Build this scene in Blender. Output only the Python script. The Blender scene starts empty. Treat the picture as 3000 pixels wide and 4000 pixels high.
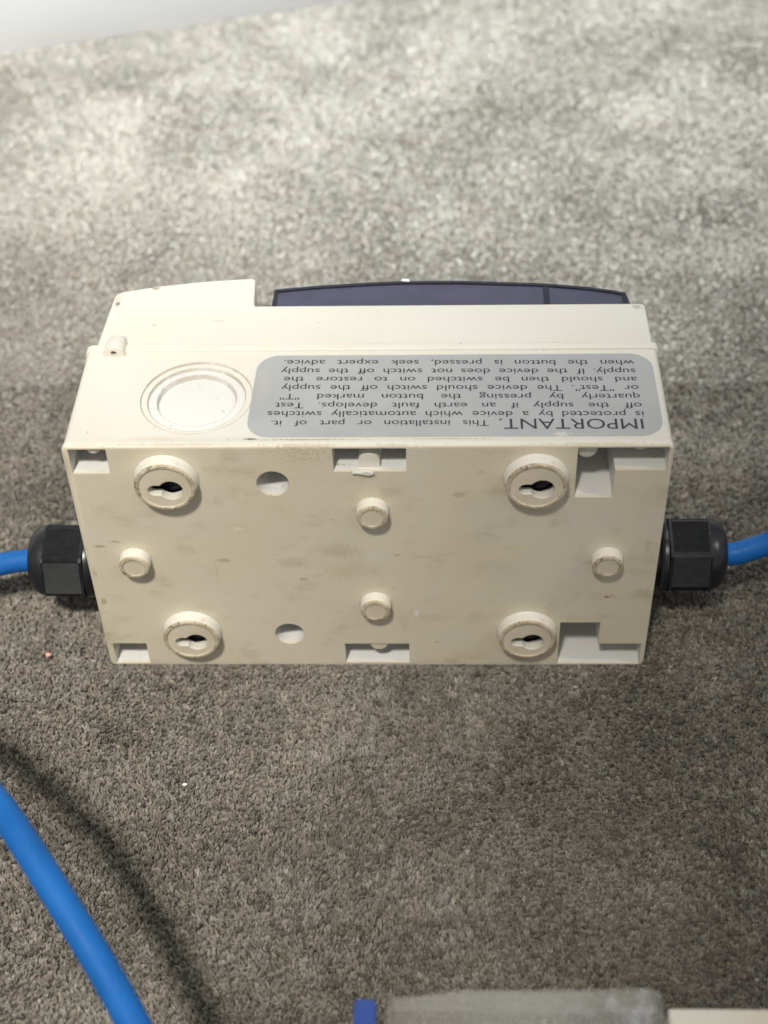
import bpy, bmesh, math, random
import numpy as np
from mathutils import Matrix, Vector
random.seed(4); rng = np.random.default_rng(11)
PI = math.pi
sc = bpy.context.scene
C = sc.collection
MM = 0.001

# ------------------------------------------------------------------ camera
cam = bpy.data.cameras.new('camera'); co = bpy.data.objects.new('camera', cam); C.objects.link(co)
r = Vector((0.99939397, 0.02321677, -0.02593584)); u = Vector((0.0025167, 0.69494163, 0.71906174)); f = Vector((-0.03471819, 0.71869125, -0.69446205))
M4 = Matrix(((r.x, u.x, -f.x, 0.02174132), (r.y, u.y, -f.y, -0.3464086), (r.z, u.z, -f.z, 0.41112441), (0, 0, 0, 1)))
co.matrix_world = M4
cam.sensor_fit = 'VERTICAL'; cam.sensor_height = 36; cam.sensor_width = 27; cam.lens = 52.634
cam.clip_start = 0.01; cam.clip_end = 50
cam.dof.use_dof = True; cam.dof.focus_distance = 0.49; cam.dof.aperture_fstop = 9.5
sc.camera = co

# ------------------------------------------------------------------ world and lamps (an indoor room at night: dim room light, lamps and an added fill)
w = bpy.data.worlds.new('World'); sc.world = w; w.use_nodes = True
bg = w.node_tree.nodes['Background']; bg.inputs[0].default_value = (0.93, 0.95, 1.0, 1); bg.inputs[1].default_value = 0.42

def lamp(name, typ, loc, target, energy, col, **kw):
    l = bpy.data.lights.new(name, typ); l.energy = energy; l.color = col
    for k, v in kw.items(): setattr(l, k, v)
    o = bpy.data.objects.new(name, l); C.objects.link(o); o.location = loc
    o.rotation_euler = (Vector(target) - Vector(loc)).to_track_quat('-Z', 'Y').to_euler()
    return o
lamp('ceiling_spotlight', 'SPOT', (-0.33, -1.20, 2.15), (-0.50, 0.045, 0.0), 368, (1.0, 0.955, 0.88), shadow_soft_size=0.115, spot_size=math.radians(34), spot_blend=1.0)
lamp('far_carpet_fill', 'SPOT', (0.0, 0.50, 2.15), (0.01, 0.665, 0.0), 1220, (0.86, 0.935, 1.0), shadow_soft_size=0.10, spot_size=math.radians(33), spot_blend=1.0)  # unseen spot added to brighten the far carpet, kept off the box top
lamp('side_spotlight', 'SPOT', (1.2, -0.26, 1.5), (0.0, 0.1, 0.0), 22, (1.0, 0.96, 0.9), shadow_soft_size=0.05, spot_size=math.radians(50), spot_blend=1.0)

vs = sc.view_settings; vs.view_transform = 'Standard'; vs.look = 'None'; vs.exposure = 0.0; vs.gamma = 1.0

# ------------------------------------------------------------------ materials
def mat(name):
    m = bpy.data.materials.new(name); m.use_nodes = True
    nt = m.node_tree; b = nt.nodes['Principled BSDF']
    return m, nt, b
class N:
    """small node helper"""
    def __init__(s, nt): s.nt = nt; s.t = nt.nodes.new('ShaderNodeTexCoord').outputs['Object']
    def inp(s, sock, v):
        if hasattr(v, 'is_output'): s.nt.links.new(v, sock)
        else: sock.default_value = v
    def add(s, typ, **k):
        n = s.nt.nodes.new(typ)
        for a, v in k.items(): setattr(n, a, v)
        return n
    def noise(s, scale, detail=3, rough=0.55, vec=None, stretch=None, off=(0, 0, 0)):
        mp = s.add('ShaderNodeMapping'); s.inp(mp.inputs['Vector'], vec if vec is not None else s.t)
        mp.inputs['Scale'].default_value = stretch or (1, 1, 1); mp.inputs['Location'].default_value = off
        n = s.add('ShaderNodeTexNoise'); s.nt.links.new(mp.outputs[0], n.inputs['Vector'])
        n.inputs['Scale'].default_value = scale; n.inputs['Detail'].default_value = detail; n.inputs['Roughness'].default_value = rough
        return n.outputs['Fac']
    def ramp(s, v, a, b, lo=0.0, hi=1.0):
        n = s.add('ShaderNodeMapRange', clamp=True, interpolation_type='SMOOTHSTEP'); s.inp(n.inputs['Value'], v)
        n.inputs['From Min'].default_value = a; n.inputs['From Max'].default_value = b
        n.inputs['To Min'].default_value = lo; n.inputs['To Max'].default_value = hi
        return n.outputs['Result']
    def m(s, op, a, b=0.0, c=0.0):
        n = s.add('ShaderNodeMath', operation=op); s.inp(n.inputs[0], a); s.inp(n.inputs[1], b)
        s.inp(n.inputs[2], c)
        return n.outputs[0]
    def mix(s, fac, a, b):
        n = s.add('ShaderNodeMix', data_type='RGBA'); s.inp(n.inputs[0], fac)
        s.inp(n.inputs[6], a if hasattr(a, 'is_output') else (*a, 1)); s.inp(n.inputs[7], b if hasattr(b, 'is_output') else (*b, 1))
        return n.outputs[2]
    def spot(s, pos, rx, rz, soft=1.0, jitter=0.35, nscale=900):
        """mask of one stain at pos (metres), about rx wide and rz high on an upright face, ragged edge"""
        mp = s.add('ShaderNodeVectorMath', operation='SUBTRACT'); s.inp(mp.inputs[0], s.t); mp.inputs[1].default_value = pos
        sp = s.add('ShaderNodeVectorMath', operation='MULTIPLY'); s.nt.links.new(mp.outputs[0], sp.inputs[0]); sp.inputs[1].default_value = (1 / rx, 1 / rz, 1 / rx) if pos[2] > 0.1025 else (1 / rx, 1 / max(rx, rz), 1 / rz)
        ln = s.add('ShaderNodeVectorMath', operation='LENGTH'); s.nt.links.new(sp.outputs[0], ln.inputs[0])
        nz = s.noise(nscale, 4, 0.75)
        d = s.m('ADD', ln.outputs['Value'], s.m('MULTIPLY', s.m('SUBTRACT', nz, 0.5), 3.2))
        return s.ramp(d, 0.35, 1.0, 1.0, 0.0)
    def bump(s, h, strength, dist, normal=None):
        n = s.add('ShaderNodeBump'); s.inp(n.inputs['Height'], h); n.inputs['Strength'].default_value = strength; n.inputs['Distance'].default_value = dist
        if normal is not None: s.nt.links.new(normal, n.inputs['Normal'])
        return n.outputs[0]
    def bevel(s, rad):
        n = s.add('ShaderNodeBevel', samples=4); n.inputs['Radius'].default_value = rad
        return n.outputs[0]

CLEAN = (0.695, 0.668, 0.58); GRIME = (0.655, 0.58, 0.42)
def cream(name, face_grime=False, stains=(), bev=0.0004, speck=1.0, base=CLEAN, grime_amt=0.0, rings=None):
    m, nt, b = mat(name); n = N(nt)
    col = n.mix(n.ramp(n.noise(28, 3), 0.35, 0.7, 0, 0.35), base, (base[0] * 0.97, base[1] * 0.93, base[2] * 0.86))
    if face_grime:     # film of handling dirt on the outer back face (y about 0), patchy
        sep = n.add('ShaderNodeSeparateXYZ'); nt.links.new(n.t, sep.inputs[0])
        on = n.ramp(sep.outputs['Y'], 0.0002, 0.0009, 1.0, 0.0)
        patch = n.ramp(n.noise(22, 5, 0.6), 0.25, 0.75, 0.62, 1.0)
        col = n.mix(n.m('MULTIPLY', on, patch), col, GRIME)
        smear = n.ramp(n.noise(60, 6, 0.65, stretch=(1, 1, 1.7)), 0.50, 0.75, 0, 0.50)
        col = n.mix(n.m('MULTIPLY', on, smear), col, (0.42, 0.35, 0.23))
        pale = n.ramp(n.noise(35, 4, 0.6, off=(3, 1, 5)), 0.55, 0.75, 0, 0.35)
        col = n.mix(n.m('MULTIPLY', on, pale), col, (0.66, 0.63, 0.56))
        # inside of the pockets: never handled, whiter
        deep = n.ramp(sep.outputs['Y'], 0.0009, 0.0015, 0.0, 1.0)
        top = n.ramp(sep.outputs['Z'], 0.1036, 0.1040, 1.0, 0.0)
        inx = n.ramp(n.m('ABSOLUTE', sep.outputs['X']), 0.0938, 0.0942, 1.0, 0.0)
        col = n.mix(n.m('MULTIPLY', n.m('MULTIPLY', deep, top), inx), col, (0.70, 0.69, 0.65))
    if grime_amt:
        col = n.mix(grime_amt, col, GRIME)
    sp = n.ramp(n.noise(620, 3, 0.62), 0.665, 0.73, 0, 0.55 * speck)
    area = n.ramp(n.noise(45, 3, 0.6, off=(7, 2, 1)), 0.48, 0.62)
    col = n.mix(n.m('MULTIPLY', sp, area), col, (0.22, 0.17, 0.10))
    sc1 = n.ramp(n.noise(160, 5, 0.7, stretch=(0.7, 0.7, 1.0), off=(2, 9, 4)), 0.655, 0.72, 0, 0.4 * speck)
    col = n.mix(n.m('MULTIPLY', sc1, n.ramp(n.noise(30, 2, off=(5, 5, 5)), 0.5, 0.6)), col, (0.36, 0.29, 0.19))
    for pos, rx, rz, c, amt in stains:
        if pos[2] < 102: rz = max(rz, rx * .45); amt *= .85
        col = n.mix(n.m('MULTIPLY', n.spot(tuple(q * MM for q in pos), rx * MM, rz * MM), amt * (0.72 if pos[2] < 102 else 1.0)), col, c)
    if rings:      # shade along the knockout's steps, painted as patchy darker rings
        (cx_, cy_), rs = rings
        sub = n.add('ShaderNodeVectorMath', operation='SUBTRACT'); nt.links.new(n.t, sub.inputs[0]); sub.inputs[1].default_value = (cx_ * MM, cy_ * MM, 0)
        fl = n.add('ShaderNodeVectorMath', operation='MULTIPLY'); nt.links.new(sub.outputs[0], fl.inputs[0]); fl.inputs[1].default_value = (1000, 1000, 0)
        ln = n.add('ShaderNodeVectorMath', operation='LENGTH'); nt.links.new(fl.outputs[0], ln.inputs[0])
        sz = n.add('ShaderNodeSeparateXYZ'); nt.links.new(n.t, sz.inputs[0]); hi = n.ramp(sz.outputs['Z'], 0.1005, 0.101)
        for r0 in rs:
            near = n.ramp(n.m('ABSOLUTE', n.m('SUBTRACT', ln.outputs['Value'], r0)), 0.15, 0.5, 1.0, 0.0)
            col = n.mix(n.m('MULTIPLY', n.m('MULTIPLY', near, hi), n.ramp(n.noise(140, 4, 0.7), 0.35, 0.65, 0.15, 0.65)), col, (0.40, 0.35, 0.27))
    nt.links.new(col, b.inputs['Base Color'])
    nt.links.new(n.ramp(n.noise(90, 3), 0.3, 0.7, 0.36, 0.52), b.inputs['Roughness'])
    b.inputs['Subsurface Weight'].default_value = 0.08; b.inputs['Subsurface Scale'].default_value = 0.002
    b.inputs['Subsurface Radius'].default_value = (1.0, 0.8, 0.5)
    bv = n.bevel(bev)
    nt.links.new(n.bump(n.m('ADD', n.noise(1400, 2), n.m('MULTIPLY', n.noise(110, 4), 0.8)), 0.16, 0.00035, bv), b.inputs['Normal'])
    return m

BR = (0.20, 0.12, 0.07); DK = (0.16, 0.12, 0.07); YB = (0.40, 0.31, 0.16); WH = (0.84, 0.83, 0.79)
stains = [((79.4, 0, 36.0), 1.3, .8, (0.18, 0.05, 0.03), .9), ((80.9, 0, 36.6), 2.6, 1.2, (0.42, 0.27, 0.17), .5),
          ((15.0, 0, 27.8), 1.0, 2.0, WH, .95), ((13.0, 0, 25.3), .8, .7, WH, .9),
          ((-9.9, 0, 58.6), 9, 3.5, (0.40, 0.34, 0.24), .55), ((1.7, 0, 54.6), 6, 2.2, (0.66, 0.63, 0.57), .7),
          ((-6, 0, 49.5), 12, 1.8, YB, .35), ((92.0, 0, 38.0), 4, 3.0, YB, .6), ((91, 0, 61), 1.5, 4.0, YB, .45),
          ((-89.7, 0, 60.9), 2.2, .9, DK, .75), ((-84, 0, 63.0), 2.0, .8, DK, .55), ((-92.5, 0, 34), 1.2, 2.0, DK, .8),
          ((-93.4, 0, 48), .9, 3.0, DK, .5), ((-49, 0, 54), 2.8, .7, DK, .6), ((-23, 0, 45), 1.6, .9, DK, .7), ((29, 0, 84), 2.6, 1.6, DK, .4),
          ((36, 0, 93.5), 2.4, 1.0, YB, .5), ((9, 0, 56.5), 1.6, .8, DK, .55), ((-26, 0, 53), 7, 1.0, (0.34, 0.28, 0.18), .45),
          ((-70, 0, 76), 6, 3, YB, .35), ((-86, 0, 78), 5, 3, YB, .3), ((58, 0, 76), 7, .8, YB, .35), ((60, 0, 72), 2.0, 2.0, YB, .3),
          ((-52, 0, 47), .5, 6.0, YB, .35), ((71, 0, 96), .6, .5, DK, .8), ((-43, 0, 69), 1.6, .6, WH, .8), ((0, 0, 92), 4.5, .8, YB, .5),
          ((22, 0, 13), 1.1, .8, YB, .7), ((-75, 0, 39), 1.6, .6, YB, .6), ((40, 0, 50), 14, 8, (0.52, 0.46, 0.34), .35),
          ((-88, 1, 104.4), 6, .9, (0.62, 0.53, 0.38), .5), ((-20, 3.2, 104.6), 22, .5, (0.30, 0.24, 0.15), .7), ((-36, 3.6, 104.6), 2.5, .6, (0.10, 0.08, 0.05), .9), ((25, 3.4, 104.6), 18, .35, (0.40, 0.33, 0.22), .6), ((-60, .9, 104.6), 26, .5, (0.52, 0.43, 0.29), .6), ((70, .7, 104.6), 22, .5, (0.50, 0.42, 0.29), .6), ((-20, .5, 104.4), 14, .7, (0.45, 0.36, 0.24), .6), ((10, .5, 104.4), 10, .5, (0.45, 0.36, 0.24), .5),
          ((93.4, .5, 103.0), 1.6, 2.0, (0.40, 0.33, 0.22), .6), ((-94, .5, 97), 1.3, 6.0, (0.42, 0.35, 0.24), .55),
          ((53, 1.5, 104.6), 3.5, .8, (0.66, 0.58, 0.44), .5), ((-66, 4, 104.6), 9, 1.1, (0.66, 0.56, 0.40), .5)]
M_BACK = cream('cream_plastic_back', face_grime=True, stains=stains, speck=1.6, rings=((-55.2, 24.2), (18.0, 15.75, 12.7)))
M_CREAM = cream('cream_plastic_cover', stains=[((-88.5, 75.5, 104.3), 1.0, 1.6, (0.10, 0.06, 0.03), .9), ((-76.5, 84.2, 104.3), 2.0, 1.0, (0.20, 0.14, 0.07), .75),
    ((-89, 78, 104), 2.0, 2.0, (0.55, 0.42, 0.26), .5), ((-74, 63, 104.3), 1.2, .7, (0.35, 0.30, 0.2), .5), ((-52, 65, 104.3), 3.2, .7, (0.45, 0.40, 0.3), .4),
    ((90.5, 71.3, 104.4), 2.2, 1.6, (0.42, 0.40, 0.34), .9), ((20, 51.6, 104.2), 70, .45, (0.45, 0.36, 0.22), .7), ((60, 51.6, 104.2), 20, .6, (0.40, 0.31, 0.19), .7), ((73, 72, 104.2), 3, 1.5, (0.66, 0.6, 0.46), .5)])
M_BOSS = cream('cream_plastic_boss', speck=0.7)
def grimy():
    m, nt, b = mat('grimy_worn_rim'); n = N(nt)
    oi = n.add('ShaderNodeObjectInfo'); off = n.m('MULTIPLY', oi.outputs['Random'], 5.0)
    v = n.add('ShaderNodeVectorMath', operation='ADD'); nt.links.new(n.t, v.inputs[0]); nt.links.new(off, v.inputs[1]); v = v.outputs[0]
    col = n.mix(n.ramp(n.noise(260, 4, 0.6, vec=v), 0.35, 0.7), (0.56, 0.49, 0.36), (0.40, 0.32, 0.20))
    col = n.mix(n.m('MULTIPLY', n.ramp(n.noise(750, 5, 0.75, vec=v), 0.50, 0.60), n.ramp(n.noise(120, 2, vec=v), 0.42, 0.6, 0.1, 0.8)), col, (0.13, 0.10, 0.06))
    col = n.mix(n.ramp(n.noise(420, 3, 0.6, vec=v, off=(4, 4, 4)), 0.6, 0.7, 0, 0.6), col, (0.68, 0.64, 0.56))
    nt.links.new(col, b.inputs['Base Color']); b.inputs['Roughness'].default_value = 0.62
    nt.links.new(n.bump(n.noise(900, 3, vec=v), 0.35, 0.0004, n.bevel(0.0003)), b.inputs['Normal'])
    return m
M_GRIMY = grimy()
def facegrime():
    m, nt, b = mat('handled_plastic_face'); n = N(nt)
    col = n.mix(n.ramp(n.noise(120, 4), 0.3, 0.7), (0.67, 0.60, 0.46), (0.60, 0.53, 0.39))
    nt.links.new(col, b.inputs['Base Color']); b.inputs['Roughness'].default_value = 0.5
    nt.links.new(n.bump(n.noise(1200, 2), 0.15, 0.0003, n.bevel(0.0003)), b.inputs['Normal'])
    return m
M_FACE = facegrime()
def simple(name, col, rough, var=0.15, scale=200, bump=0.1, dist=0.0003, **kw):
    m, nt, b = mat(name); n = N(nt)
    c = n.mix(n.ramp(n.noise(scale, 4), 0.35, 0.65), tuple(q * (1 - var) for q in col), tuple(min(1, q * (1 + var)) for q in col))
    nt.links.new(c, b.inputs['Base Color']); b.inputs['Roughness'].default_value = rough
    nt.links.new(n.bump(n.noise(scale * 6, 3), bump, dist), b.inputs['Normal'])
    for k, v in kw.items(): b.inputs[k.replace('_', ' ')].default_value = v
    return m
M_BLACK = simple('black_nylon', (0.012, 0.012, 0.014), 0.30, 0.3, 150, 0.08)
M_BLACK2 = simple('black_nylon_ribbed', (0.010, 0.011, 0.012), 0.36, 0.3, 300, 0.05)
M_BLACK2.node_tree.nodes['Principled BSDF'].inputs['Specular IOR Level'].default_value = 0.32
M_BLUE = simple('blue_cable_sheath', (0.008, 0.115, 0.38), 0.5, 0.10, 40, 0.10, 0.0004)
M_BLUE.node_tree.nodes['Principled BSDF'].inputs['Specular IOR Level'].default_value = 0.25
M_WINDOW = simple('smoked_violet_plastic', (0.062, 0.059, 0.096), 0.42, 0.08, 120, 0.05)
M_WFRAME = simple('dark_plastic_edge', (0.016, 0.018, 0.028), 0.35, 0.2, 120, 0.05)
M_INK = simple('black_print', (0.025, 0.025, 0.028), 0.5, 0.3, 900, 0.0)
M_TAB = simple('blue_plastic', (0.012, 0.045, 0.23), 0.4, 0.1, 60)
M_WALL = simple('white_paint', (0.62, 0.62, 0.62), 0.5, 0.015, 9, 0.05)
M_LINT = simple('white_lint', (0.82, 0.82, 0.80), 0.9, 0.05, 300)
M_PINK = simple('pink_crumb', (0.80, 0.36, 0.26), 0.8, 0.3, 700)
M_DARKBIT = simple('dark_crumb', (0.05, 0.045, 0.045), 0.9, 0.3, 500)
def dusty_blue():
    nt = M_BLUE.node_tree; b = nt.nodes['Principled BSDF']; n = N(nt)
    src = b.inputs['Base Color'].links[0].from_socket
    c = n.mix(n.m('MULTIPLY', n.ramp(n.noise(900, 4, 0.7), 0.62, 0.74, 0, 0.5), n.ramp(n.noise(60, 3), 0.4, 0.6)), src, (0.25, 0.36, 0.55))
    c = n.mix(n.ramp(n.noise(300, 4, 0.7, stretch=(1, .3, .3)), 0.64, 0.70, 0, 0.45), c, (0.008, 0.07, 0.26))
    nt.links.new(c, b.inputs['Base Color'])
    nt.links.new(n.ramp(n.noise(120, 4), 0.35, 0.65, 0.38, 0.62), b.inputs['Roughness'])
dusty_blue()
def label_mat():
    m, nt, b = mat('silver_grey_label'); n = N(nt)
    c = n.mix(n.ramp(n.noise(40, 4), 0.3, 0.7), (0.41, 0.415, 0.405), (0.455, 0.46, 0.445))
    c = n.mix(n.ramp(n.noise(700, 3, 0.6), 0.70, 0.78, 0, 0.5), c, (0.28, 0.26, 0.22))
    c = n.mix(n.spot((0.0605, 0.0052, 0.1048), 0.003, 0.0015), c, (0.62, 0.60, 0.55))
    c = n.mix(n.m('MULTIPLY', n.spot((-0.034, 0.030, 0.1048), 0.003, 0.012), 0.5), c, (0.50, 0.47, 0.40))
    nt.links.new(c, b.inputs['Base Color']); b.inputs['Roughness'].default_value = 0.42; b.inputs['Metallic'].default_value = 0.25
    nt.links.new(n.bump(n.noise(260, 3), 0.06, 0.0003), b.inputs['Normal'])
    return m
M_LABEL = label_mat()
def clear_mat():
    m, nt, b = mat('hazy_clear_plastic'); n = N(nt)
    c = n.mix(n.ramp(n.noise(70, 4), 0.4, 0.65), (0.62, 0.59, 0.52), (0.55, 0.52, 0.46))
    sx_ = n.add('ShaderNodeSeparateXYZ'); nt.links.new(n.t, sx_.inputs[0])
    c = n.mix(n.m('MULTIPLY', n.ramp(sx_.outputs['X'], 0.045, 0.07), n.ramp(n.noise(260, 4, 0.7), 0.5, 0.6)), c, (0.95, 0.95, 0.94))  # whitish scuffs and painted highlights towards the right end
    nt.links.new(c, b.inputs['Base Color'])
    nt.links.new(n.ramp(n.noise(90, 4), 0.35, 0.65, 0.16, 0.34), b.inputs['Roughness'])
    nt.links.new(n.bump(n.noise(180, 4), 0.25, 0.0008), b.inputs['Normal'])
    tp = n.add('ShaderNodeBsdfTransparent'); tp.inputs[0].default_value = (0.93, 0.94, 0.94, 1)
    mx = n.add('ShaderNodeMixShader'); nt.links.new(n.ramp(n.noise(35, 3, 0.5), 0.35, 0.7, 0.13, 0.24), mx.inputs[0])
    nt.links.new(tp.outputs[0], mx.inputs[1]); nt.links.new(b.outputs[0], mx.inputs[2])
    nt.links.new(mx.outputs[0], nt.nodes['Material Output'].inputs['Surface'])
    return m
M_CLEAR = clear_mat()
def pile_mat():
    m, nt, b = mat('carpet_yarn'); n = N(nt)
    at = n.add('ShaderNodeAttribute', attribute_name='tint')
    nt.links.new(at.outputs['Color'], b.inputs['Base Color']); b.inputs['Roughness'].default_value = 0.85
    b.inputs['Specular IOR Level'].default_value = 0.25
    b.inputs['Sheen Weight'].default_value = 0.8; b.inputs['Sheen Roughness'].default_value = 0.5
    ge = n.add('ShaderNodeNewGeometry'); up_ = n.add('ShaderNodeVectorMath', operation='ADD'); nt.links.new(ge.outputs['Normal'], up_.inputs[0]); up_.inputs[1].default_value = (0, 0, 1.1)
    no_ = n.add('ShaderNodeVectorMath', operation='NORMALIZE'); nt.links.new(up_.outputs[0], no_.inputs[0]); nt.links.new(no_.outputs[0], b.inputs['Normal'])
    tr = n.add('ShaderNodeBsdfTranslucent'); nt.links.new(at.outputs['Color'], tr.inputs['Color'])
    mx = n.add('ShaderNodeMixShader'); mx.inputs[0].default_value = 0.28
    nt.links.new(b.outputs[0], mx.inputs[1]); nt.links.new(tr.outputs[0], mx.inputs[2])
    nt.links.new(mx.outputs[0], nt.nodes['Material Output'].inputs['Surface'])
    return m
M_PILE = pile_mat()
def carpet_mat():
    m, nt, b = mat('carpet_base'); n = N(nt)
    c = n.mix(n.ramp(n.noise(700, 4, 0.7), 0.3, 0.7), (0.15, 0.135, 0.11), (0.36, 0.335, 0.285))
    nt.links.new(c, b.inputs['Base Color']); b.inputs['Roughness'].default_value = 0.95
    nt.links.new(n.bump(n.noise(600, 4, 0.7), 0.8, 0.002), b.inputs['Normal'])
    return m
M_CARPET = carpet_mat()

# ------------------------------------------------------------------ mesh helpers (all in millimetres)
def mesh_from(bm, name, mats, smooth=35):
    bmesh.ops.recalc_face_normals(bm, faces=bm.faces)
    for fc in bm.faces: fc.smooth = True
    for e in bm.edges:
        if len(e.link_faces) == 2 and e.calc_face_angle(0) > math.radians(smooth): e.smooth = False
    me = bpy.data.meshes.new(name); bm.to_mesh(me); bm.free()
    for m_ in (mats if isinstance(mats, (list, tuple)) else [mats]): me.materials.append(m_)
    return me
def obj(name, bm, mats, parent=None, smooth=35, scale=MM):
    if scale != 1: bmesh.ops.scale(bm, vec=(scale,) * 3, verts=bm.verts)
    o = bpy.data.objects.new(name, mesh_from(bm, name, mats, smooth)); C.objects.link(o); o.parent = parent
    return o
def thing(name, label, cat, loc=(0, 0, 0), group=None):
    o = bpy.data.objects.new(name, None); C.objects.link(o); o.location = loc; o.empty_display_size = 0.02
    return tag(o, label, cat, group)
def tag(o, label, cat, group=None):
    o['label'] = label; o['category'] = cat
    if group: o['group'] = group
    return o
def prism(bm, pts, a, b, axis='y', mi=0):
    """closed prism: 2-D outline pts extruded from a to b along axis (y: pts are x,z; z: pts are x,y; x: pts are y,z)"""
    def P(p, t):
        return {'y': (p[0], t, p[1]), 'z': (p[0], p[1], t), 'x': (t, p[0], p[1])}[axis]
    v0 = [bm.verts.new(P(p, a)) for p in pts]; v1 = [bm.verts.new(P(p, b)) for p in pts]
    n = len(pts); fs = [bm.faces.new(v0), bm.faces.new(v1)]
    for i in range(n): fs.append(bm.faces.new((v0[i], v0[(i + 1) % n], v1[(i + 1) % n], v1[i])))
    for q in fs: q.material_index = mi
    return fs
def rrect(x0, x1, y0, y1, rad, seg=6):
    out = []
    for cx, cy, a0 in ((x1 - rad, y1 - rad, 0), (x0 + rad, y1 - rad, 90), (x0 + rad, y0 + rad, 180), (x1 - rad, y0 + rad, 270)):
        for k in range(seg + 1):
            a = math.radians(a0 + 90 * k / seg); out.append((cx + rad * math.cos(a), cy + rad * math.sin(a)))
    return out
def circle(cx, cy, rad, n=40): return [(cx + rad * math.cos(2 * PI * k / n), cy + rad * math.sin(2 * PI * k / n)) for k in range(n)]
def lathe(bm, prof, axis, c=(0, 0, 0), n=56, mis=None):
    """prof: (radius, t) from end to end; closed at the axis when radius is 0"""
    def P(rad, t, a):
        x, y = rad * math.cos(a), rad * math.sin(a)
        q = {'y': (x, t, y), 'z': (x, y, t), 'x': (t, x, y)}[axis]
        return (q[0] + c[0], q[1] + c[1], q[2] + c[2])
    rings = []
    for rad, t in prof:
        rings.append([bm.verts.new(P(0, t, 0))] if rad == 0 else [bm.verts.new(P(rad, t, 2 * PI * k / n)) for k in range(n)])
    for i in range(len(rings) - 1):
        A, B = rings[i], rings[i + 1]; mi = mis[i] if mis else 0
        for k in range(n):
            k2 = (k + 1) % n
            if len(A) == 1 and len(B) == 1: continue
            if len(A) == 1: fc = bm.faces.new((A[0], B[k2], B[k]))
            elif len(B) == 1: fc = bm.faces.new((A[k], A[k2], B[0]))
            else: fc = bm.faces.new((A[k], A[k2], B[k2], B[k]))
            fc.material_index = mi
def tmp_obj(bm):
    bmesh.ops.recalc_face_normals(bm, faces=bm.faces)
    me = bpy.data.meshes.new('tmp'); bm.to_mesh(me); bm.free()
    o = bpy.data.objects.new('tmp', me); C.objects.link(o); return o
def cut(bm_body, bms, ops='DIFFERENCE'):
    """boolean, returns a new bmesh; cutters are applied one after another"""
    b = tmp_obj(bm_body); cs = []
    for c in bms:
        c_ = tmp_obj(c); cs.append(c_); md = b.modifiers.new('cut', 'BOOLEAN'); md.operation = ops; md.solver = 'EXACT'; md.object = c_
    dg = bpy.context.evaluated_depsgraph_get(); dg.update()
    me = bpy.data.meshes.new_from_object(b.evaluated_get(dg))
    out = bmesh.new(); out.from_mesh(me); bpy.data.meshes.remove(me)
    for o in [b] + cs:
        m_ = o.data; bpy.data.objects.remove(o); bpy.data.meshes.remove(m_)
    return out
def box(bm, x0, x1, y0, y1, z0, z1, mi=0): prism(bm, [(x0, z0), (x1, z0), (x1, z1), (x0, z1)], y0, y1, 'y', mi)
def keyhole(cx_big, cz, rb, x_end, rs, n=22):
    """round hole with a narrower slot running to -x"""
    a0 = math.asin(rs / rb); pts = []
    for k in range(n + 1):
        a = -PI + a0 + (2 * PI - 2 * a0) * k / n; pts.append((cx_big + rb * math.cos(a), cz + rb * math.sin(a)))
    xe = x_end + rs
    for k in range(9):
        a = PI / 2 + PI * k / 8; pts.append((xe + rs * math.cos(a), cz + rs * math.sin(a)))
    return pts
def bm_new(fn):
    b = bmesh.new(); fn(b); return b

H = 104.65
# ------------------------------------------------------------------ the enclosure
enc = thing('switch_enclosure', 'cream plastic electrical enclosure standing on the carpet, grimy keyholed back towards the viewer', 'enclosure')
# back box: rounded outline extruded, edges rolled
def body(b):
    prof = rrect(-95, 95, 0, H, 2.2, 6)
    rings = []
    def inset(d): return rrect(-95 + d, 95 - d, d, H - d, max(0.4, 2.2 - d * 0.8), 6)
    for y, d in ((0, 0.75), (0.12, 0.3), (0.45, -0.05), (1.0, -0.22), (2.5, -0.22), (3.1, 0), (47.8, 0.1), (47.85, -0.35), (48.2, -0.5), (51.0, -0.5), (51.3, -0.2), (51.3, 1.2)):
        rings.append([b.verts.new((p[0], y, p[1])) for p in inset(d)])
    for A, B in zip(rings, rings[1:]):
        for k in range(len(A)): b.faces.new((A[k], A[(k + 1) % len(A)], B[(k + 1) % len(A)], B[k]))
    b.faces.new(rings[0]); b.faces.new(rings[-1])
MB_CX, MB_CZ = (-63.6, 53.2), (91.0, 18.5)
bosses = [(x, z) for x in MB_CX for z in MB_CZ]
def kh(bx, bz, grow=0.0): return keyhole(bx + 1.8, bz - 1.2, 3.9 + grow, bx - 5.6 - grow, 2.1 + grow)
cutters = []
def poly_cut(pts, d): cutters.append(bm_new(lambda b: prism(b, pts, -3, d, 'y')))
R4 = lambda x0, x1, z0, z1: [(x0, z0), (x1, z0), (x1, z1), (x0, z1)]
poly_cut(R4(-93.0, -81.1, 93.7, 103.7), 20)
poly_cut(R4(-10.4, 12.5, 94.2, 103.7), 24)
poly_cut([(65.6, 82.7), (77.6, 82.7), (77.6, 94.4), (93.6, 94.4), (93.6, 103.7), (65.6, 103.7)], 26)
poly_cut(R4(-92.8, -80.8, 1.5, 12.0), 20)
poly_cut(R4(-10.4, 12.2, 1.9, 11.9), 22)
poly_cut([(64.6, 1.4), (93.4, 1.4), (93.4, 12.0), (78.3, 12.0), (78.3, 23.1), (64.6, 23.1)], 24)
for bx, bz in bosses:   # hollow behind each keyhole
    cutters.append(bm_new(lambda b: box(b, bx - 10.5, bx + 10.5, 1.6, 42, max(3, bz - 11), min(100.2, bz + 11))))
for hx, hz in ((-29.9, 89.0), (-29.5, 17.2)): poly_cut(circle(hx, hz, 5.2), 17)
for bx, bz in bosses: poly_cut(circle(bx, bz, 7.2), 6)
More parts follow.
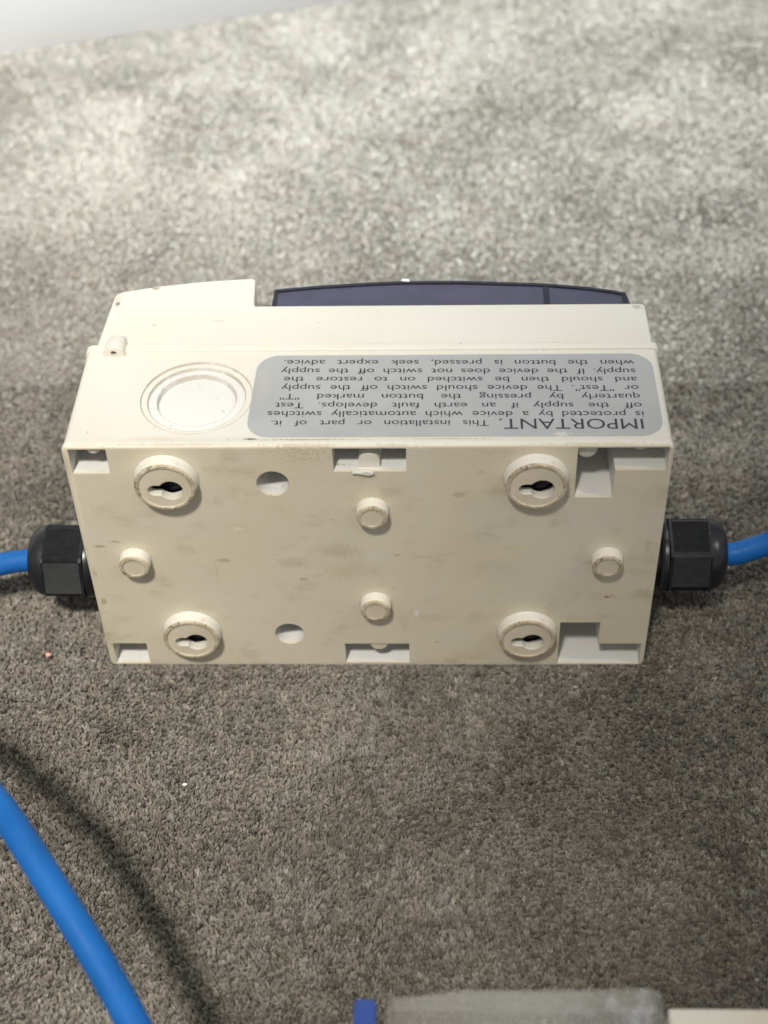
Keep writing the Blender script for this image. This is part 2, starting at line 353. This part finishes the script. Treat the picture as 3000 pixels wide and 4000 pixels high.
# stepped knockout in the top plate
cutters.append(bm_new(lambda b: lathe(b, [(0, 3), (18.1, 3), (18.0, 0), (17.9, -0.7), (15.9, -0.7), (15.7, -1.7), (13.3, -1.2), (12.9, -1.2), (12.4, -2.9), (11.4, -2.6), (0, -2.6)], 'z', (-55.2, 24.2, H), 72)))
bmb = cut(bm_new(body), cutters)
obj('back_box', bmb, M_BACK, enc, 28)

for bx, bz in bosses:
    obj('keyhole_shade_block', bm_new(lambda b: box(b, bx - 10.4, bx + 10.4, 2.3, 41.9, max(3.1, bz - 10.9), min(100.1, bz + 10.9))), M_WFRAME, enc)  # dark block added behind each keyhole so the hollow looks shaded
# pieces standing inside the pockets
def pocket_rib(b):
    box(b, -2.2, 4.6, 8, 23.9, 94.3, 103.6)
    pts = [(-3.2, 94.25), (3.6, 94.25), (3.6, 96.6)] + [(0.2 + 3.4 * math.cos(a), 96.6 + 3.1 * math.sin(a)) for a in [PI * k / 10 for k in range(1, 10)]] + [(-3.2, 96.6)]
    prism(b, [(p[0] + 0.6, p[1]) for p in pts], 2.0, 8.0, 'y')
obj('moulded_post', bm_new(pocket_rib), M_BOSS, enc)
obj('moulded_tab', bm_new(lambda b: prism(b, [(4.7 - 3.1 + 3.1 * math.cos(a), 12.0 + 3.5 * math.sin(a)) for a in [PI + PI * k / 14 for k in range(15)]], 0.4, 4.5, 'y')), M_FACE, enc)
def peg(x, z, rad, y0, y1):
    return bm_new(lambda b: lathe(b, [(0, y0), (rad * 0.6, y0), (rad * 0.9, y0 + 0.5), (rad, y0 + 1.2), (rad, y1), (0, y1)], 'y', (x, 0, z), 28))
for x, z, rad, y0, y1 in ((-85.4, 102.9, 2.3, 0.9, 19), (68.8, 100.2, 3.3, 2.4, 25), (84.8, 103.9, 2.7, 1.1, 25)):
    # pegs are cut flat where the top plate begins
    o = obj('moulded_peg', cut(peg(x, z, rad, y0, y1), [bm_new(lambda b: box(b, x - 9, x + 9, -2, 40, 103.75, 115))]), M_BOSS, enc)
# torn flash on the sill of the middle pocket
def burr(b):
    pts = [(-4, 0), (-2.8, .5), (-1.2, .35), (0.5, .6), (2.6, .2), (2.9, -.5), (1.2, -1.0), (-.6, -.7), (-2.6, -.55)]
    prism(b, [(p[0] - 0.6, p[1] + 94.1) for p in pts], -0.9, 0.3, 'y')
    for v in b.verts: v.co.y += random.uniform(-.15, .15); v.co.z += random.uniform(-.15, .15)
obj('torn_burr', bm_new(burr), M_BOSS, enc)

# keyhole bosses (one mesh, four objects) and spacer feet (one mesh, four objects)
def keyboss(b):
    lathe(b, [(0, 0.01), (10.5, 0.01), (10.05, -0.45), (9.85, -1.2), (9.75, -3.7), (9.55, -4.1), (9.25, -4.3), (8.45, -4.35), (8.2, -4.05), (8.1, -3.95), (0, -3.95)], 'y', (0, 0, 0), 72,
          [0, 0, 0, 0, 1, 1, 1, 1, 2, 2])
bk = cut(bm_new(keyboss), [bm_new(lambda b: lathe(b, [(0, -0.7), (7.2, -0.7), (7.2, 3), (0, 3)], 'y', n=40)), bm_new(lambda b: prism(b, kh(0, 0), -9, 3, 'y', 0))])
for fc in bk.faces:   # faces of the hole get the clean plastic, others keep theirs
    c = fc.calc_center_median(); nrm = fc.normal
    rr = math.hypot(c.x, c.z)
    fc.material_index = 0 if (rr > 9.7 or abs(nrm.y) < 0.3 and rr < 7.6) else (1 if rr > 8.15 else 2)
me0 = None
for bx, bz in bosses:
    if me0 is None:
        o = obj('keyhole_boss', bk, [M_BOSS, M_GRIMY, M_FACE], enc, 30); me0 = o
    else:
        o = me0.copy(); C.objects.link(o); o.parent = enc
    o.location = (bx * MM, 0, bz * MM)
def foot(b):
    lathe(b, [(0, 0.01), (5.6, 0.01), (5.3, -0.3), (5.2, -1.0), (5.1, -3.4), (4.85, -3.9), (4.5, -4.05), (3.7, -4.05), (3.5, -3.8), (0, -3.75)], 'y', (0, 0, 0), 44, [0, 0, 0, 0, 1, 1, 1, 1, 2])
f0 = None
for i, (fx, fz) in enumerate(((1.3, 77.3), (-78.6, 54.5), (78.1, 54.6), (1.1, 33.0))):
    if f0 is None: f0 = o = obj('spacer_foot', bm_new(foot), [M_BOSS, M_GRIMY, M_FACE], enc, 30)
    else: o = f0.copy(); C.objects.link(o); o.parent = enc
    o.location = (fx * MM, 0, fz * MM); o.rotation_euler = (0, (0.4, 2.0, 4.1, 5.3)[i], 0)

# front cover with the raised slanted end and a step
cov = [(-92.0, 51.3), (93.6, 51.3), (93.3, 72.2), (92.4, 73.4), (90, 73.55), (-40.4, 73.6), (-40.9, 75.0), (-41.6, 88.6), (-42.3, 89.8), (-44.0, 90.0), (-60.0, 88.4), (-75.0, 85.9), (-87.6, 82.6), (-89.4, 81.6), (-90.3, 79.6)]
def cover(b):
    prism(b, cov, 0.6, H - 0.2, 'z')
    bmesh.ops.recalc_face_normals(b, faces=b.faces)
    es = [e for e in b.edges if abs(e.verts[0].co.z - e.verts[1].co.z) < 1e-4 and e.calc_length() > 0 and (e.verts[0].co.y > 51.4 or e.verts[1].co.y > 51.4)]
    bmesh.ops.bevel(b, geom=es, offset=0.7, segments=3, profile=0.5, affect='EDGES')
obj('front_cover', bm_new(cover), M_CREAM, enc, 40)
# hinged smoked window behind the cover
def arcy(x):  # outer curve of the window
    xs = [-35, -20, 0, 11, 30, 60, 75, 86, 88.2]; ys = [84.1, 86.3, 88.1, 88.7, 88.6, 86.7, 84.3, 81.6, 80.5]
    return float(np.interp(x, xs, ys))
xs = list(np.linspace(-34.6, 87.6, 30))
win = thing('smoked_window', 'x', 'x'); del win['label']; del win['category']; win.parent = enc
def pane(x0, x1):
    q = [x for x in np.linspace(x0, x1, 14)]
    return [(x1, 73.7), (x0, 73.7)] + [(x, arcy(x) - 1.2) for x in q]
obj('window_pane', bm_new(lambda b: prism(b, pane(-33.6, 59.2), 6, H - 1.6, 'z')), M_WINDOW, win)
obj('window_pane', bm_new(lambda b: prism(b, pane(61.2, 86.2), 6, H - 1.6, 'z')), M_WINDOW, win)
def wframe(b):
    out = [(x, arcy(x)) for x in xs]; inn = [(x, arcy(x) - 1.35) for x in xs]
    prism(b, out + inn[::-1], 5, H - 1.0, 'z')
    prism(b, [(-35.0, 73.65), (-33.4, 73.65), (-33.4, 82.9), (-34.6, 82.8)], 5, H - 1.1, 'z')
    prism(b, [(86.0, 73.65), (88.6, 73.65), (87.8, 79.3), (86.2, 80.1)], 5, H - 1.1, 'z')
    prism(b, [(59.1, 73.65), (61.3, 73.65), (60.9, 85.2), (59.3, 85.4)], 5, H - 1.2, 'z')
obj('window_frame', bm_new(wframe), M_WFRAME, win)

# cover screw lug on the top plate
def lug(b):
    R_, n = 3.3, 14
    pts = [(-3.8, -0.2)] + [(-3.5, 1.0)] + [(R_ * math.cos(PI - PI * k / n), 1.1 + 2.3 * math.sin(PI * k / n)) for k in range(n + 1)] + [(3.5, 1.0), (3.8, -0.2)]
    vs_ = []
    for y, s in ((45.6, 1.0), (46.2, 1.04), (50.0, 0.97), (53.5, 0.72), (55.5, 0.35)):
        vs_.append([b.verts.new((-85.2 + p[0] * (0.6 + 0.4 * s), y, H + p[1] * s)) for p in pts])
    for A, B in zip(vs_, vs_[1:]):
        for k in range(len(A)): b.faces.new((A[k], A[(k + 1) % len(A)], B[(k + 1) % len(A)], B[k]))
    b.faces.new(vs_[0]); b.faces.new(vs_[-1])
lb = cut(bm_new(lug), [bm_new(lambda b: prism(b, circle(-85.2, H + 1.2, 1.0, 18), 44, 51, 'y'))])
obj('screw_lug', lb, M_CREAM, enc, 40)

# ---- printed label
lab = thing('warning_label', 'x', 'x'); del lab['label']; del lab['category']; lab.parent = enc
def lb_(b):
    pts = rrect(-37.8, 92.6, 4.3, 45.3, 7.5, 10)
    pts = [(x + (1.0 if x < 0 else -0.3) * (y - 4) / 41, y) for x, y in pts]
    prism(b, pts, H + 0.03, H + 0.16, 'z')
obj('label_sheet', bm_new(lb_), M_LABEL, lab)
def text_mesh(s, size, sx=1.0):
    cu = bpy.data.curves.new('t', 'FONT'); cu.body = s; cu.size = size; cu.resolution_u = 3; cu.offset = 0.016 if size < 5 else 0.0
    o = bpy.data.objects.new('t', cu); C.objects.link(o)
    dg = bpy.context.evaluated_depsgraph_get(); dg.update()
    me = bpy.data.meshes.new_from_object(o.evaluated_get(dg))
    bm = bmesh.new(); bm.from_mesh(me); bpy.data.meshes.remove(me)
    bpy.data.objects.remove(o); bpy.data.curves.remove(cu)
    for v in bm.verts: v.co.x *= sx
    xsv = [v.co.x for v in bm.verts]
    return bm, min(xsv), max(xsv)
def words_on_line(words, x_start, x_end, size, sx, yb, name='printed_line'):
    """justified line; the text reads towards -x and its tops point to -y"""
    ms = [text_mesh(w_, size, sx) for w_ in words]
    tot = sum(m_[2] - m_[1] for m_ in ms); span = x_start - x_end
    gap = (span - tot) / max(1, len(words) - 1)
    out = bmesh.new(); cur = 0.0
    for bm, a, c in ms:
        for v in bm.verts:
            lx = cur + v.co.x - a; ly = v.co.y
            yy = yb[0] + (yb[1] - yb[0]) * lx / span
            v.co = Vector((x_start - lx, yy - ly, H + 0.175))
        me = bpy.data.meshes.new('q'); bm.to_mesh(me); bm.free(); out.from_mesh(me); bpy.data.meshes.remove(me)
        cur += c - a + gap
    return out
lines = [("is protected by a device which automatically switches", 87.0, -31.6, (15.9, 16.8)),
         ("off the supply if an earth fault develops. Test", 86.8, -29.5, (20.1, 21.0)),
         ("quarterly by pressing the button marked \"T\"", 86.7, -28.2, (24.5, 25.4)),
         ("or \"Test\". The device should switch off the supply", 86.7, -28.2, (28.8, 29.8)),
         ("and should then be switched on to restore the", 86.5, -27.6, (33.1, 34.1)),
         ("supply. If the device does not switch off the supply", 86.5, -28.9, (37.3, 38.4)),
         ("when the button is pressed, seek expert advice.", 86.5, -28.2, (41.8, 42.9))]
def flat(o):   # ink lies flat: normals up
    return o
def ink(bm, parent):
    me = bpy.data.meshes.new('printed_line'); bmesh.ops.scale(bm, vec=(MM,) * 3, verts=bm.verts); bm.to_mesh(me); bm.free(); me.materials.append(M_INK)
    o = bpy.data.objects.new('printed_line', me); C.objects.link(o); o.parent = parent; return o
b1, a, c = text_mesh("IMPORTANT.", 7.1, 1.0)
sxx = (86.4 - 41.6) / (c - a); b1.free()
b1 = words_on_line(["IMPORTANT."], 86.4, 41.6, 7.1, sxx, (12.3, 12.6)); ink(b1, lab)
b2 = words_on_line("This installation or part of it.".split(), 38.3, -30.1, 4.0, 1.22, (11.9, 12.2)); ink(b2, lab)
for s, x0, x1, yb in lines: ink(words_on_line(s.split(), x0, x1, 4.1, 1.24, yb), lab)

# ---- cable glands
def make_gland():
    g = bpy.data.objects.new('cable_gland', None); C.objects.link(g); g.parent = enc; g.empty_display_size = 0.01
    # local frame: +x points away from the box, 0 at the box side
    obj('gland_body', bm_new(lambda b: lathe(b, [(0, -1), (10, -1), (10, 0.4), (13.6, 0.5), (13.9, 1.0), (13.9, 2.2), (13.2, 2.8), (11.3, 3.0), (11.3, 5.2), (12.6, 5.4), (13.2, 6.2), (13.2, 8.2), (12.2, 8.9), (9, 9.2), (0, 9.2)], 'x', n=48)), M_BLACK, g, 40)
    def cap(b):
        RC = 14.6; nr = 17; prof = []
        for s in range(6):
            a0, a1 = math.radians(135 + 60 * s), math.radians(195 + 60 * s)
            p0 = (RC * math.cos(a0), RC * math.sin(a0)); p1 = (RC * math.cos(a1), RC * math.sin(a1))
            nx, ny = math.cos((a0 + a1) / 2), math.sin((a0 + a1) / 2)
            m0, m1 = 0.075, 0.925
            for k in range(nr):
                for q, dep in ((0.0, 0.0), (0.15, 0.0), (0.52, 0.30), (0.60, 0.30)):
                    t = m0 + (m1 - m0) * (k + q) / nr
                    prof.append((p0[0] + (p1[0] - p0[0]) * t - nx * dep, p0[1] + (p1[1] - p0[1]) * t - ny * dep))
        lo, hi = 9.6, 23.4
        prism(b, prof, lo, hi, 'x')
    obj('ribbed_nut', bm_new(cap), M_BLACK2, g, 25)
    def hexcollar(b):
        # smooth hexagonal ends of the nut that the ribs run between
        for x0, x1, R_ in ((8.6, 9.7, 14.2), (23.3, 24.0, 14.0)):
            prism(b, [(R_ * math.cos(math.radians(135 + 60 * s + d)), R_ * math.sin(math.radians(135 + 60 * s + d))) for s in range(6) for d in (-3, 3)], x0, x1, 'x')
    obj('nut_collar', bm_new(hexcollar), M_BLACK, g, 25)
    obj('nut_dome', bm_new(lambda b: lathe(b, [(0, 23.9), (12.9, 23.9), (12.8, 25.4), (12.3, 27.2), (11.3, 28.9), (9.8, 30.1), (8.0, 30.8), (6.0, 31.0), (5.0, 30.8), (4.6, 30.0), (4.5, 27), (0, 27)], 'x', n=56)), M_BLACK, g, 40)
    return g
gl = make_gland(); gl.location = (0.0947, 0.026, 0.0300); gl.scale = (0.93, 1, 1)
def copy_tree(o, parent):
    c = o.copy(); C.objects.link(c); c.parent = parent
    for ch in list(o.children): copy_tree(ch, c)
    return c
g2 = copy_tree(gl, enc); g2.location = (-0.0947, 0.026, 0.0275); g2.rotation_euler = (0, PI, 0)
# a half turn about y keeps the y offset and flips z: turn the hexagon back so an edge faces up-front again
g2.rotation_euler = (math.radians(-90), PI, 0)

# ------------------------------------------------------------------ cables (mesh tubes along a Catmull-Rom path, metres)
def tube_path(pts, rad, n=24, sub=14):
    P = [Vector(p) for p in pts]; P = [P[0] * 2 - P[1]] + P + [P[-1] * 2 - P[-2]]; path = []
    for i in range(1, len(P) - 2):
        for k in range(sub):
            t = k / sub; a, b, c, d = P[i - 1:i + 3]
            path.append(0.5 * ((2 * b) + (c - a) * t + (2 * a - 5 * b + 4 * c - d) * t * t + (3 * b - a - 3 * c + d) * t ** 3))
    path.append(P[-2]); bm = bmesh.new(); rings = []; up = Vector((0, 0, 1))
    for i, p in enumerate(path):
        t = (path[min(i + 1, len(path) - 1)] - path[max(i - 1, 0)]).normalized()
        s = t.cross(up).normalized(); up2 = s.cross(t)
        rings.append([bm.verts.new(p + (s * math.cos(2 * PI * k / n) + up2 * math.sin(2 * PI * k / n)) * rad) for k in range(n)])
    for A, B in zip(rings, rings[1:]):
        for k in range(n): bm.faces.new((A[k], A[(k + 1) % n], B[(k + 1) % n], B[k]))
    bm.faces.new(rings[0][::-1]); bm.faces.new(rings[-1]); return bm
CR = 0.0041
o = obj('power_cable', tube_path([(-0.120, 0.026, 0.0275), (-0.1275, 0.026, 0.0273), (-0.1357, 0.0255, 0.0258), (-0.150, 0.024, 0.0215), (-0.180, 0.022, 0.015), (-0.215, 0.015, 0.016), (-0.240, -0.006, 0.028), (-0.226, -0.034, 0.044), (-0.182, -0.052, 0.056), 
    (-0.134, -0.0754, 0.0701), (-0.1202, -0.0887, 0.0743), (-0.1063, -0.1038, 0.0797), (-0.0937, -0.1185, 0.0825), (-0.0839, -0.1308, 0.0823), (-0.0727, -0.145, 0.0786), (-0.0621, -0.1586, 0.0741), (-0.0521, -0.1727, 0.0704), (-0.0397, -0.1924, 0.0667), (-0.015, -0.24, 0.07), (0.02, -0.29, 0.03), (0.05, -0.33, 0.0075)], CR), M_BLUE, None, 60, 1)
tag(o, 'thick blue cable leaving the left gland and looping back raised across the lower left corner', 'cable', 'blue cables of the enclosure')
o = obj('power_cable', tube_path([(0.119, 0.026, 0.0300), (0.126, 0.026, 0.0302), (0.1306, 0.0262, 0.0316), (0.1381, 0.027, 0.0345), (0.152, 0.030, 0.040), (0.178, 0.040, 0.042), (0.215, 0.06, 0.03), (0.25, 0.09, 0.012), (0.30, 0.14, 0.006), (0.4, 0.2, 0.006)], CR), M_BLUE, None, 60, 1)
tag(o, 'short stretch of blue cable curving up out of the right-hand black gland', 'cable', 'blue cables of the enclosure')

# ------------------------------------------------------------------ device with a hazy clear lid cut by the lower edge
dev = thing('covered_socket_box', 'cream box with hazy clear lid and blue tab, cut off by bottom edge', 'socket box')
def dbody(b):
    pts = rrect(1.2, 190, -290, -159.6, 4, 5)
    prism(b, pts, 1.5, 40.0, 'z')
    bmesh.ops.recalc_face_normals(b, faces=b.faces)
    es = [e for e in b.edges if min(e.verts[0].co.z, e.verts[1].co.z) > 39]
    bmesh.ops.bevel(b, geom=es, offset=1.0, segments=3, profile=0.5, affect='EDGES')
M_CREAM2 = cream('cream_plastic_second', grime_amt=0.25, stains=[((104, -163, 54), 9, 2, (0.55, 0.42, 0.26), .6)])
obj('housing', bm_new(dbody), M_CREAM2, dev, 40)
def dtop(b):
    prism(b, rrect(80.2, 190, -290, -159.6, .6, 3), 39.6, 55.6, 'z')
    bmesh.ops.recalc_face_normals(b, faces=b.faces)
    bmesh.ops.bevel(b, geom=[e for e in b.edges if min(e.verts[0].co.z, e.verts[1].co.z) > 50], offset=0.4, segments=2, profile=0.5, affect='EDGES')
obj('raised_panel', bm_new(dtop), M_CREAM2, dev, 40)
def dlid(b):   # thin domed shell: outline in x-z, run along y
    outer = [(8.5, 49.5), (9.2, 54.0), (15, 54.8), (21, 56.0), (26, 57.4), (31, 58.2), (45, 58.3), (60, 58.7), (69, 59.5), (72.5, 60.0), (76.4, 59.0), (78.8, 56.6), (80.0, 49.5)]
    n = len(outer)
    cxm, czm = 42, 49.5
    def off(p, d): 
        v = Vector((p[0] - cxm, (p[1] - czm))); 
        return (p[0] - d * (1 if v.x > 30 else (-1 if v.x < -30 else 0)), p[1] - (d if p[1] > 50 else 0))
    inner = [off(p, 1.4) for p in outer]
    prism(b, outer + inner[::-1], -230, -156.4, 'y')
    prism(b, [inner[i] for i in range(n)] , -157.8, -156.5, 'y')
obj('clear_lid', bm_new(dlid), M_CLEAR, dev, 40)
def tab_(b):
    prism(b, rrect(0.6, 6.2, -176, -158.5, 1.0, 3), 51.5, 57.2, 'z')
    bmesh.ops.recalc_face_normals(b, faces=b.faces)
    bmesh.ops.bevel(b, geom=[e for e in b.edges if min(v.co.z for v in e.verts) > 57], offset=.5, segments=2, affect='EDGES')
obj('blue_tab', bm_new(tab_), M_TAB, dev, 40)

# ------------------------------------------------------------------ room: carpet, wall, skirting
def structure(name, bm, m_, scale=1):
    o = obj(name, bm, m_, None, 40, scale); o['kind'] = 'structure'; return o
def ground(b):
    vs_ = [b.verts.new((x, y, -0.0001)) for x, y in ((-2.2, -2.0), (2.2, -2.0), (2.2, 2.0), (-2.2, 2.0))]; b.faces.new(vs_)
structure('carpet', bm_new(ground), M_CARPET)
wx, wy = -0.232, 0.466; ang = math.atan2(0.530 - 0.462, 0.223)
wd = Vector((math.cos(ang), math.sin(ang))); wn = Vector((-wd.y, wd.x))
def wallbox(b, t0, t1, d0, d1, z0, z1):
    q = [Vector((wx, wy)) + wd * t + wn * d for t, d in ((t0, d0), (t1, d0), (t1, d1), (t0, d1))]
    prism(b, [(p.x, p.y) for p in q], z0, z1, 'z')
structure('wall', bm_new(lambda b: wallbox(b, -1.5, 2.2, 0.018, 0.12, 0.0, 1.5)), M_WALL)
def skirt(b):
    prof = [(0.0, 0.0), (0.0, 0.085), (0.0015, 0.090), (0.006, 0.094), (0.007, 0.102), (0.010, 0.110), (0.0175, 0.113), (0.0175, 0.0)]
    v = [[b.verts.new((*(Vector((wx, wy)) + wd * t + wn * d), z)) for d, z in prof] for t in (-1.5, 2.2)]
    n = len(prof); b.faces.new(v[0]); b.faces.new(v[1])
    for k in range(n): b.faces.new((v[0][k], v[0][(k + 1) % n], v[1][(k + 1) % n], v[1][k]))
structure('skirting_board', bm_new(skirt), M_WALL)

# ------------------------------------------------------------------ carpet pile: tufts of short bent yarn blades
def vnoise(x, y, cell, seed):
    g = np.random.default_rng(seed).random((256, 256)); fx = x / cell + 1000.3; fy = y / cell + 1000.7
    ix = np.floor(fx).astype(int); iy = np.floor(fy).astype(int); tx = fx - ix; ty = fy - iy; tx = tx * tx * (3 - 2 * tx); ty = ty * ty * (3 - 2 * ty)
    G = lambda a, b_: g[a % 256, b_ % 256]
    return (G(ix, iy) * (1 - tx) + G(ix + 1, iy) * tx) * (1 - ty) + (G(ix, iy + 1) * (1 - tx) + G(ix + 1, iy + 1) * tx) * ty - 0.5
def tufts(x0, x1, y0, y1, sp, nb, width, height, mask=None, contrast=1.0):
    nx, ny = int((x1 - x0) / sp), int((y1 - y0) / sp)
    X, Y = np.meshgrid(np.arange(nx) * sp + x0, np.arange(ny) * sp + y0)
    X[1::2] += sp / 2
    X = (X + rng.normal(0, sp * .28, X.shape)).ravel(); Y = (Y + rng.normal(0, sp * .28, Y.shape)).ravel()
    keep = np.ones(len(X), bool) if mask is None else mask(X, Y)
    # nothing grows through the things that stand on it, nor behind the skirting
    keep &= ~((np.abs(X) < .0945) & (Y > 0.0004) & (Y < .084))
    keep &= ((X - wx) * wn.x + (Y - wy) * wn.y) < 0.001
    keep &= ~((X > -.002) & (X < .19) & (Y > -.29) & (Y < -.159))
    X, Y = X[keep], Y[keep]; T = len(X)
    val = 0.48 + 0.22 * vnoise(X, Y, .0045, 1) + 0.35 * vnoise(X, Y, .0022, 2) + 0.36 * vnoise(X, Y, .02, 3) + 0.40 * vnoise(X, Y, .055, 13) + rng.normal(0, .19, T)
    val = np.where(rng.random(T) < .004, val + .65, val)
    val = 0.50 + (val - 0.50) * contrast + (1 - contrast) * 0.22 * (0.36 * vnoise(X, Y, .02, 3) + 0.6 * vnoise(X, Y, .055, 13))
    warm = 0.5 + rng.normal(0, .22, T) + 0.5 * vnoise(X, Y, .006, 7)
    lx = 0.7 * vnoise(X, Y, .035, 4) + 0.2 * vnoise(X, Y, .006, 5) + 0.6 * vnoise(X, Y, .0020, 15)
    ly = 0.7 * vnoise(X, Y, .035, 6) + 0.2 * vnoise(X, Y, .006, 8) + 0.6 * vnoise(X, Y, .0020, 16)
    hh = height * (1 + 0.4 * vnoise(X, Y, .006, 9) + 0.35 * vnoise(X, Y, .03, 10) + rng.normal(0, .14, T))
    # pressed short around the foot of the box
    near = (np.abs(X) < .098) & (Y > -.004) & (Y < .09)
    hh = np.where(near, hh * .55, hh)
    rep = lambda a: np.repeat(a, nb)
    n = T * nb
    bx, by = rep(X) + rng.normal(0, sp * .22, n), rep(Y) + rng.normal(0, sp * .22, n)
    az = rng.uniform(0, 2 * PI, n); sp_ = rng.uniform(.1, .8, n)
    dx = np.cos(az) * sp_ + rep(lx); dy = np.sin(az) * sp_ + rep(ly)
    h = rep(hh) * rng.uniform(.8, 1.08, n)
    wa = az + PI / 2 + rng.normal(0, .5, n); wxv = np.cos(wa) * width * .5; wyv = np.sin(wa) * width * .5
    z0 = np.full(n, -.0006)
    P0 = np.stack([bx - wxv, by - wyv, z0], 1); P1 = np.stack([bx + wxv, by + wyv, z0], 1)
    mx, my, mz = bx + dx * h * .35, by + dy * h * .35, h * .62
    P2 = np.stack([mx + wxv * .95, my + wyv * .95, mz], 1); P3 = np.stack([mx - wxv * .95, my - wyv * .95, mz], 1)
    tx, ty, tz = bx + dx * h * .75, by + dy * h * .75, h * .95
    P4 = np.stack([tx, ty, tz], 1)
    V = np.stack([P0, P1, P2, P3, P4], 1).reshape(-1, 3)
    v_ = np.clip(rep(val) + rng.normal(0, .05, n), 0, 1.25)[:, None]; wv = np.clip(rep(warm) + rng.normal(0, .05, n), 0, 1)[:, None]
    dark = np.array([.145, .132, .108]); lite = np.array([.465, .438, .385])
    col = dark + (lite - dark) * v_
    col = col * (np.array([1.0, .93, .84]) * wv + np.array([.96, .975, .97]) * (1 - wv))
    colv = np.repeat(col, 5, 0)
    return V, colv, n
def build_pile(parts):
    V = np.concatenate([p[0] for p in parts]); K = np.concatenate([p[1] for p in parts]); n = sum(p[2] for p in parts)
    base = (np.arange(n) * 5)[:, None]
    quads = base + np.array([[0, 1, 2, 3]]); tris = base + np.array([[3, 2, 4]])
    loops = np.concatenate([quads, tris], 1).ravel()
    starts = (np.arange(n)[:, None] * 7 + np.array([[0, 4]])).ravel(); tots = np.tile([4, 3], n)
    me = bpy.data.meshes.new('carpet_pile'); me.vertices.add(len(V)); me.vertices.foreach_set('co', V.astype(np.float32).ravel())
    me.loops.add(len(loops)); me.loops.foreach_set('vertex_index', loops.astype(np.int32))
    me.polygons.add(n * 2); me.polygons.foreach_set('loop_start', starts.astype(np.int32)); me.polygons.foreach_set('loop_total', tots.astype(np.int32))
    me.update(calc_edges=True)
    at = me.attributes.new('tint', 'FLOAT_COLOR', 'POINT'); at.data.foreach_set('color', np.concatenate([np.clip(K, 0, 1), np.ones((len(K), 1))], 1).astype(np.float32).ravel())
    me.materials.append(M_PILE)
    o = bpy.data.objects.new('carpet_pile', me); C.objects.link(o); o['kind'] = 'stuff'
    tag(o, 'short mottled grey beige carpet pile covering the floor under everything', 'carpet pile')
    return o
def wedge(X, Y):   # seen by the camera, with a margin
    s = (Y + .16) / .72; hw = .125 + s * .15
    return (np.abs(X + .01 * (Y)) < hw) & (Y > -.16)
near_ = lambda X, Y: wedge(X, Y) & (Y < .16)
far_ = lambda X, Y: wedge(X, Y) & (Y >= .16)
rest = lambda X, Y: ~wedge(X, Y)
build_pile([tufts(-.30, .30, -.17, .16, .00138, 9, .00080, .0020, near_),
            tufts(-.32, .32, .16, .66, .00185, 7, .0013, .0013, far_, 0.18),
            tufts(-.75, .75, -.45, .95, .0042, 5, .0018, .0036, rest)])

# ------------------------------------------------------------------ crumbs and lint
def blob(name, loc, rad, m_, label, cat, sq=(1, 1, 1), seed=0, group=None):
    bm = bmesh.new(); bmesh.ops.create_icosphere(bm, subdivisions=2, radius=rad)
    rr = random.Random(seed)
    for v in bm.verts: v.co = Vector((v.co.x * sq[0], v.co.y * sq[1], v.co.z * sq[2])) * rr.uniform(.7, 1.2)
    o = obj(name, bm, m_, None, 60, 1); o.location = loc; return tag(o, label, cat, group)
blob('crumb', (-.1176, .0014, .0042), .0010, M_PINK, 'tiny pink crumb on the carpet left of the lower left corner of the box', 'crumb', (1, .8, .7), 1)
blob('lint_fleck', (.0112, .0885, .1040), .0011, M_LINT, 'white fleck of lint on the rim of the dark violet window', 'lint', (1.4, .7, .5), 2)
blob('lint_fleck', (-.0620, -.0530, .0018), .0006, M_LINT, 'pale lint fleck beside a dark hair on the carpet below the box', 'lint', (1.3, 1.0, .5), 3)
blob('crumb', (-.0059, .4149, .0030), .0014, M_DARKBIT, 'upper of two dark crumbs on the blurred pale carpet', 'crumb', (1, 1, .7), 4)
blob('crumb', (-.0928, .3354, .0030), .0012, M_DARKBIT, 'dark crumb on the blurred carpet at upper left, lower one of two', 'crumb', (1, 1, .8), 5)
hair = tube_path([(-.0675, -.0565, .0052), (-.0655, -.0540, .0062), (-.0640, -.0500, .0060), (-.0640, -.0470, .0052)], .00022, 6, 5)
tag(obj('hair', hair, M_DARKBIT, None, 60, 1), 'short dark curved hair lying on the carpet below the box', 'hair')
